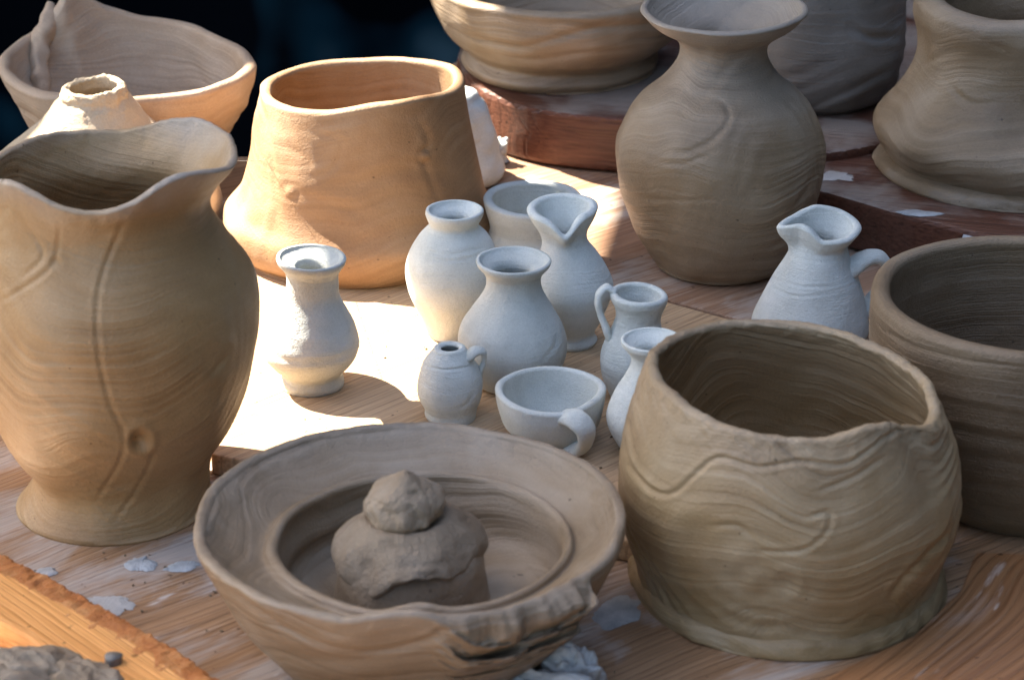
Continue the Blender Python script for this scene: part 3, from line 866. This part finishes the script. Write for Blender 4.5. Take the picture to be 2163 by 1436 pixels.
mini('small_bottle', 'tiny pale barrel bottle with a groove below its mouth and a stub handle', 'bottle',
     [(902, 1004, 881), (898, 1006, 872), (898, 1008, 862), (886, 1018, 838), (883, 1021, 812), (888, 1016, 785), (895, 1004, 764), (905, 996, 749), (914, 988, 738)],
     (952, 881), seed=127, wall=16, creases=[([(892, 770), (940, 782), (1010, 772)], 3, 0.0006), ([(1008, 810), (990, 850), (960, 870)], 5, 0.0004)],
     handle=[(984, 758, -0.002, 0.0024), (1004, 742, -0.002, 0.0026), (1020, 744, -0.001, 0.0025), (1021, 766, 0.0, 0.0021), (1010, 796, 0.001, 0.0024)])
mini('small_cup', 'small pale round cup with a thick looped handle facing front', 'cup',
     [(1110, 1230, 922), (1090, 1246, 913), (1064, 1266, 888), (1053, 1276, 858), (1048, 1280, 826)], (1168, 922), seed=131, wall=17, rim=[(0, 4), (30, 0), (180, 2), (280, -5)], rim_r=[(0, 3), (40, 0), (320, -3), (295, 3)], rim_from=0.4, rim_blur=12,
     handle=[(1192, 880, -0.0195, 0.0050), (1212, 884, -0.0245, 0.0050), (1232, 902, -0.0275, 0.0046), (1237, 926, -0.0262, 0.0042), (1228, 946, -0.0205, 0.0044), (1208, 944, -0.0140, 0.0052)])
mini('small_jug', 'slender small pale jug with a looped handle on its left', 'jug',
     [(1290, 1390, 838), (1282, 1398, 825), (1270, 1410, 790), (1268, 1412, 755), (1278, 1404, 720), (1294, 1398, 690), (1302, 1396, 670), (1300, 1402, 650), (1292, 1410, 634), (1290, 1412, 624)],
     (1340, 838), seed=137, wall=16, rim=[(180, 4), (90, 2), (0, -4)],
     handle=[(1300, 616, 0.0, 0.0026), (1280, 608, 0.0, 0.0026), (1265, 624, -0.001, 0.0026), (1266, 655, -0.001, 0.0025), (1278, 688, -0.002, 0.0025), (1288, 716, -0.002, 0.0030)])
mini('small_vase', 'small pale flared vase partly hidden by the torn-lipped foreground pot', 'vase',
     [(1318, 1434, 950), (1306, 1446, 935), (1286, 1466, 900), (1282, 1470, 872), (1296, 1456, 832), (1320, 1432, 795), (1334, 1418, 768), (1333, 1419, 750), (1323, 1429, 736), (1314, 1438, 726), (1312, 1440, 718)],
     (1376, 950), seed=139, wall=8, inner=[(1328, 1424, 724), (1346, 1406, 736), (1350, 1402, 752), (1320, 1432, 820), (1300, 1450, 890), (1330, 1422, 935)])
mini('small_jug', 'pale jug with pointed spout, scratched rings and a handle on its right', 'jug',
     [(1596, 1824, 706), (1586, 1834, 694), (1588, 1834, 670), (1604, 1826, 635), (1628, 1812, 590), (1654, 1796, 550), (1668, 1790, 525), (1670, 1792, 512), (1662, 1806, 496), (1658, 1820, 480)],
     (1710, 706), seed=149, wall=18, rim=[(0, -2), (60, 12), (100, 18), (150, 8), (185, 0), (212, 14), (235, 10), (262, -12), (310, -10)], rim_r=[(60, -6), (120, -10), (150, -6), (186, 24), (215, -10), (245, -14), (0, 0)], rim_from=0.70, rim_blur=6,
     creases=[([(1630, 588), (1690, 606), (1770, 604)], 3, 0.0005), ([(1622, 606), (1680, 626), (1760, 622)], 3, 0.0005), ([(1660, 540), (1720, 552), (1790, 548)], 3, 0.0004)],
     handle=[(1770, 592, -0.004, 0.0066), (1800, 562, -0.002, 0.0060), (1838, 542, 0.0, 0.0052), (1867, 550, 0.001, 0.0047), (1873, 578, 0.001, 0.0043), (1856, 614, 0.0, 0.0044), (1824, 656, 0.0, 0.0054)])

# ------------------------------------------------------------------ scraps
def flake(label, cx, cy, rx, ry, seed, z=0.0, h=0.0009, rot=0.0, mat='flake'):
    n = 72
    c = at(cx, cy, z)
    k = depth(c) / F_PX
    th = np.linspace(0, 2 * math.pi, n, endpoint=False)
    D = np.stack([np.cos(th), np.sin(th), 0 * th], -1)
    r = np.clip(1 + 0.28 * fbm(seed, D, 0.17, 6, 0.62), 0.25, 1.9)
    x, y = rx * k * r * np.cos(th), ry * k / 0.46 * r * np.sin(th)
    x, y = x * math.cos(rot) - y * math.sin(rot), x * math.sin(rot) + y * math.cos(rot)
    V = [[c[0], c[1], z + h]]
    for s, zz in ((0.5, h * 0.95), (0.85, h * 0.8), (1.0, 0.0002)):
        V += [[c[0] + s * a, c[1] + s * b_, z + zz] for a, b_ in zip(x, y)]
    F = [[0, 1 + i, 1 + (i + 1) % n] for i in range(n)]
    for q in range(2):
        F += [[1 + q * n + i, 1 + (q + 1) * n + i, 1 + (q + 1) * n + (i + 1) % n, 1 + q * n + (i + 1) % n] for i in range(n)]
    o = link('clay_flake', V, F, M[mat], None, c)
    tag(o, label, 'clay flake', 'dried clay flakes')
flake('larger blue-white clay flake below the foot of the wavy-rimmed vase', 298, 1188, 30, 16, 1)
flake('blue-white clay flake touching the left rim side of the dish', 392, 1196, 34, 9, 2, rot=0.35)
flake('small blue-white clay flake near the crumbly orange batten', 100, 1208, 20, 8, 4, rot=0.3)
flake('thin grey clay patch between the batten and the dish', 245, 1278, 62, 24, 6, h=0.0006, mat='wet')
flake('bluish clay flake between the dish and the torn-lipped pot', 1312, 1290, 34, 22, 9, rot=-0.6, h=0.0008)
flake('white clay streak on the bat right of the round vase', 1800, 318, 54, 9, 12, z=ZA - 0.004, rot=0.35)
flake('white clay smear at the front edge of the dark red board', 1935, 452, 40, 8, 14, z=ZB)
flake('small white clay dab on the dark red board edge', 2038, 496, 16, 12, 15, z=ZB - 0.003)
flake('pale clay smear beside the foot of the right-edge jar', 1770, 372, 50, 14, 16, z=ZB, h=0.0006, mat='wet')

root = empty('clay_scrap', at(90, 1470, 0))
org = np.array(root.location)
for i, (x, y, sx, sy, sz, sd, rz) in enumerate([(70, 1468, 0.028, 0.016, 0.0145, 3, -0.35), (185, 1490, 0.020, 0.013, 0.013, 5, -0.7), (-10, 1500, 0.026, 0.016, 0.012, 8, 0.3)]):
    c = at(x, y, 0)
    th_o = lump('lump', c, (sx, sy, sz), M['crumb'], sd, 0.085, 1.3, 130, 80, ridge=0.55, octs=4, rotz=rz)
    th_o.parent = root
    th_o.location = c - org
tag(root, 'crumpled grey clay scraps at the bottom left corner', 'clay scrap')
pg = sweep('clay_peg', [at(238, 1466, 0.0), at_y(240, 1420, at(238, 1466, 0)[1]), at_y(238, 1386, at(238, 1466, 0)[1])], [0.0042, 0.0040, 0.0036], M['dark'], None, at(238, 1466, 0))
tag(pg, 'dark upright clay peg beside the scraps at bottom left', 'peg')

o = lump('clay_scrap', at(1214, 1462, 0.0), (0.0115, 0.010, 0.0135), M['wet'], 21, 0.12, 2.0, 90, 60)
tag(o, 'glossy rounded wet clay scrap below the torn dish rim', 'clay scrap')
o = lump('clay_scrap', at(1060, 1490, 0.0), (0.030, 0.013, 0.0135), M['wet'], 27, 0.14, 2.0, 110, 60)
tag(o, 'long pale wet clay scrap at the bottom edge in front of the dish', 'clay scrap')

# the spider's thread between vase rim and tan pot
a, b = at_y(500, 340, -0.02), at_y(582, 330, 0.10)
th_o = sweep('spider_thread', [a, (a + b) / 2 - np.array([0, 0, 0.001]), b], [0.00012] * 3, M['pale'], None, a, 1.0, 8, 6, 3, 0.0)
tag(th_o, 'thin spider thread from the wavy vase rim to the tan pot', 'thread')

# crumbs of dried clay lying about
def crumbs():
    r = np.random.RandomState(4)
    bmv, bmf = [], []
    spots = []
    for i in range(150):
        if i < 60:
            x, y, z = r.uniform(560, 1330), r.uniform(640, 1000), Z1
        elif i < 120:
            x, y, z = r.uniform(0, 480), r.uniform(1090, 1420), 0.0
        else:
            x, y, z = r.uniform(1240, 2100), r.uniform(1150, 1430), 0.0
        spots.append((at(x, y, z), r.uniform(0.00025, 0.0009)))
    for p, q in spots:
        k = len(bmv)
        d = np.array([(1, 0, 0), (-0.5, 0.87, 0), (-0.5, -0.87, 0), (0.6, 0.5, 0.7), (-0.7, 0.1, 0.6), (0.1, -0.6, 0.8)]) * q * r.uniform(0.6, 1.3, (6, 1))
        a_ = r.uniform(0, 6.28)
        c_, s_ = math.cos(a_), math.sin(a_)
        d = np.stack([d[:, 0] * c_ - d[:, 1] * s_, d[:, 0] * s_ + d[:, 1] * c_, d[:, 2] + 0.0001], 1)
        bmv += (p + d).tolist()
        bmf += [[k + i for i in f] for f in ((0, 1, 3), (1, 4, 3), (1, 2, 4), (2, 5, 4), (2, 0, 5), (0, 3, 5), (3, 4, 5))]
    o = link('clay_crumbs', bmv, bmf, M['brown'], None, None, False)
    tag(o, 'tiny crumbs of dried clay scattered over the wood', 'clay crumbs', None, 'stuff')
crumbs()
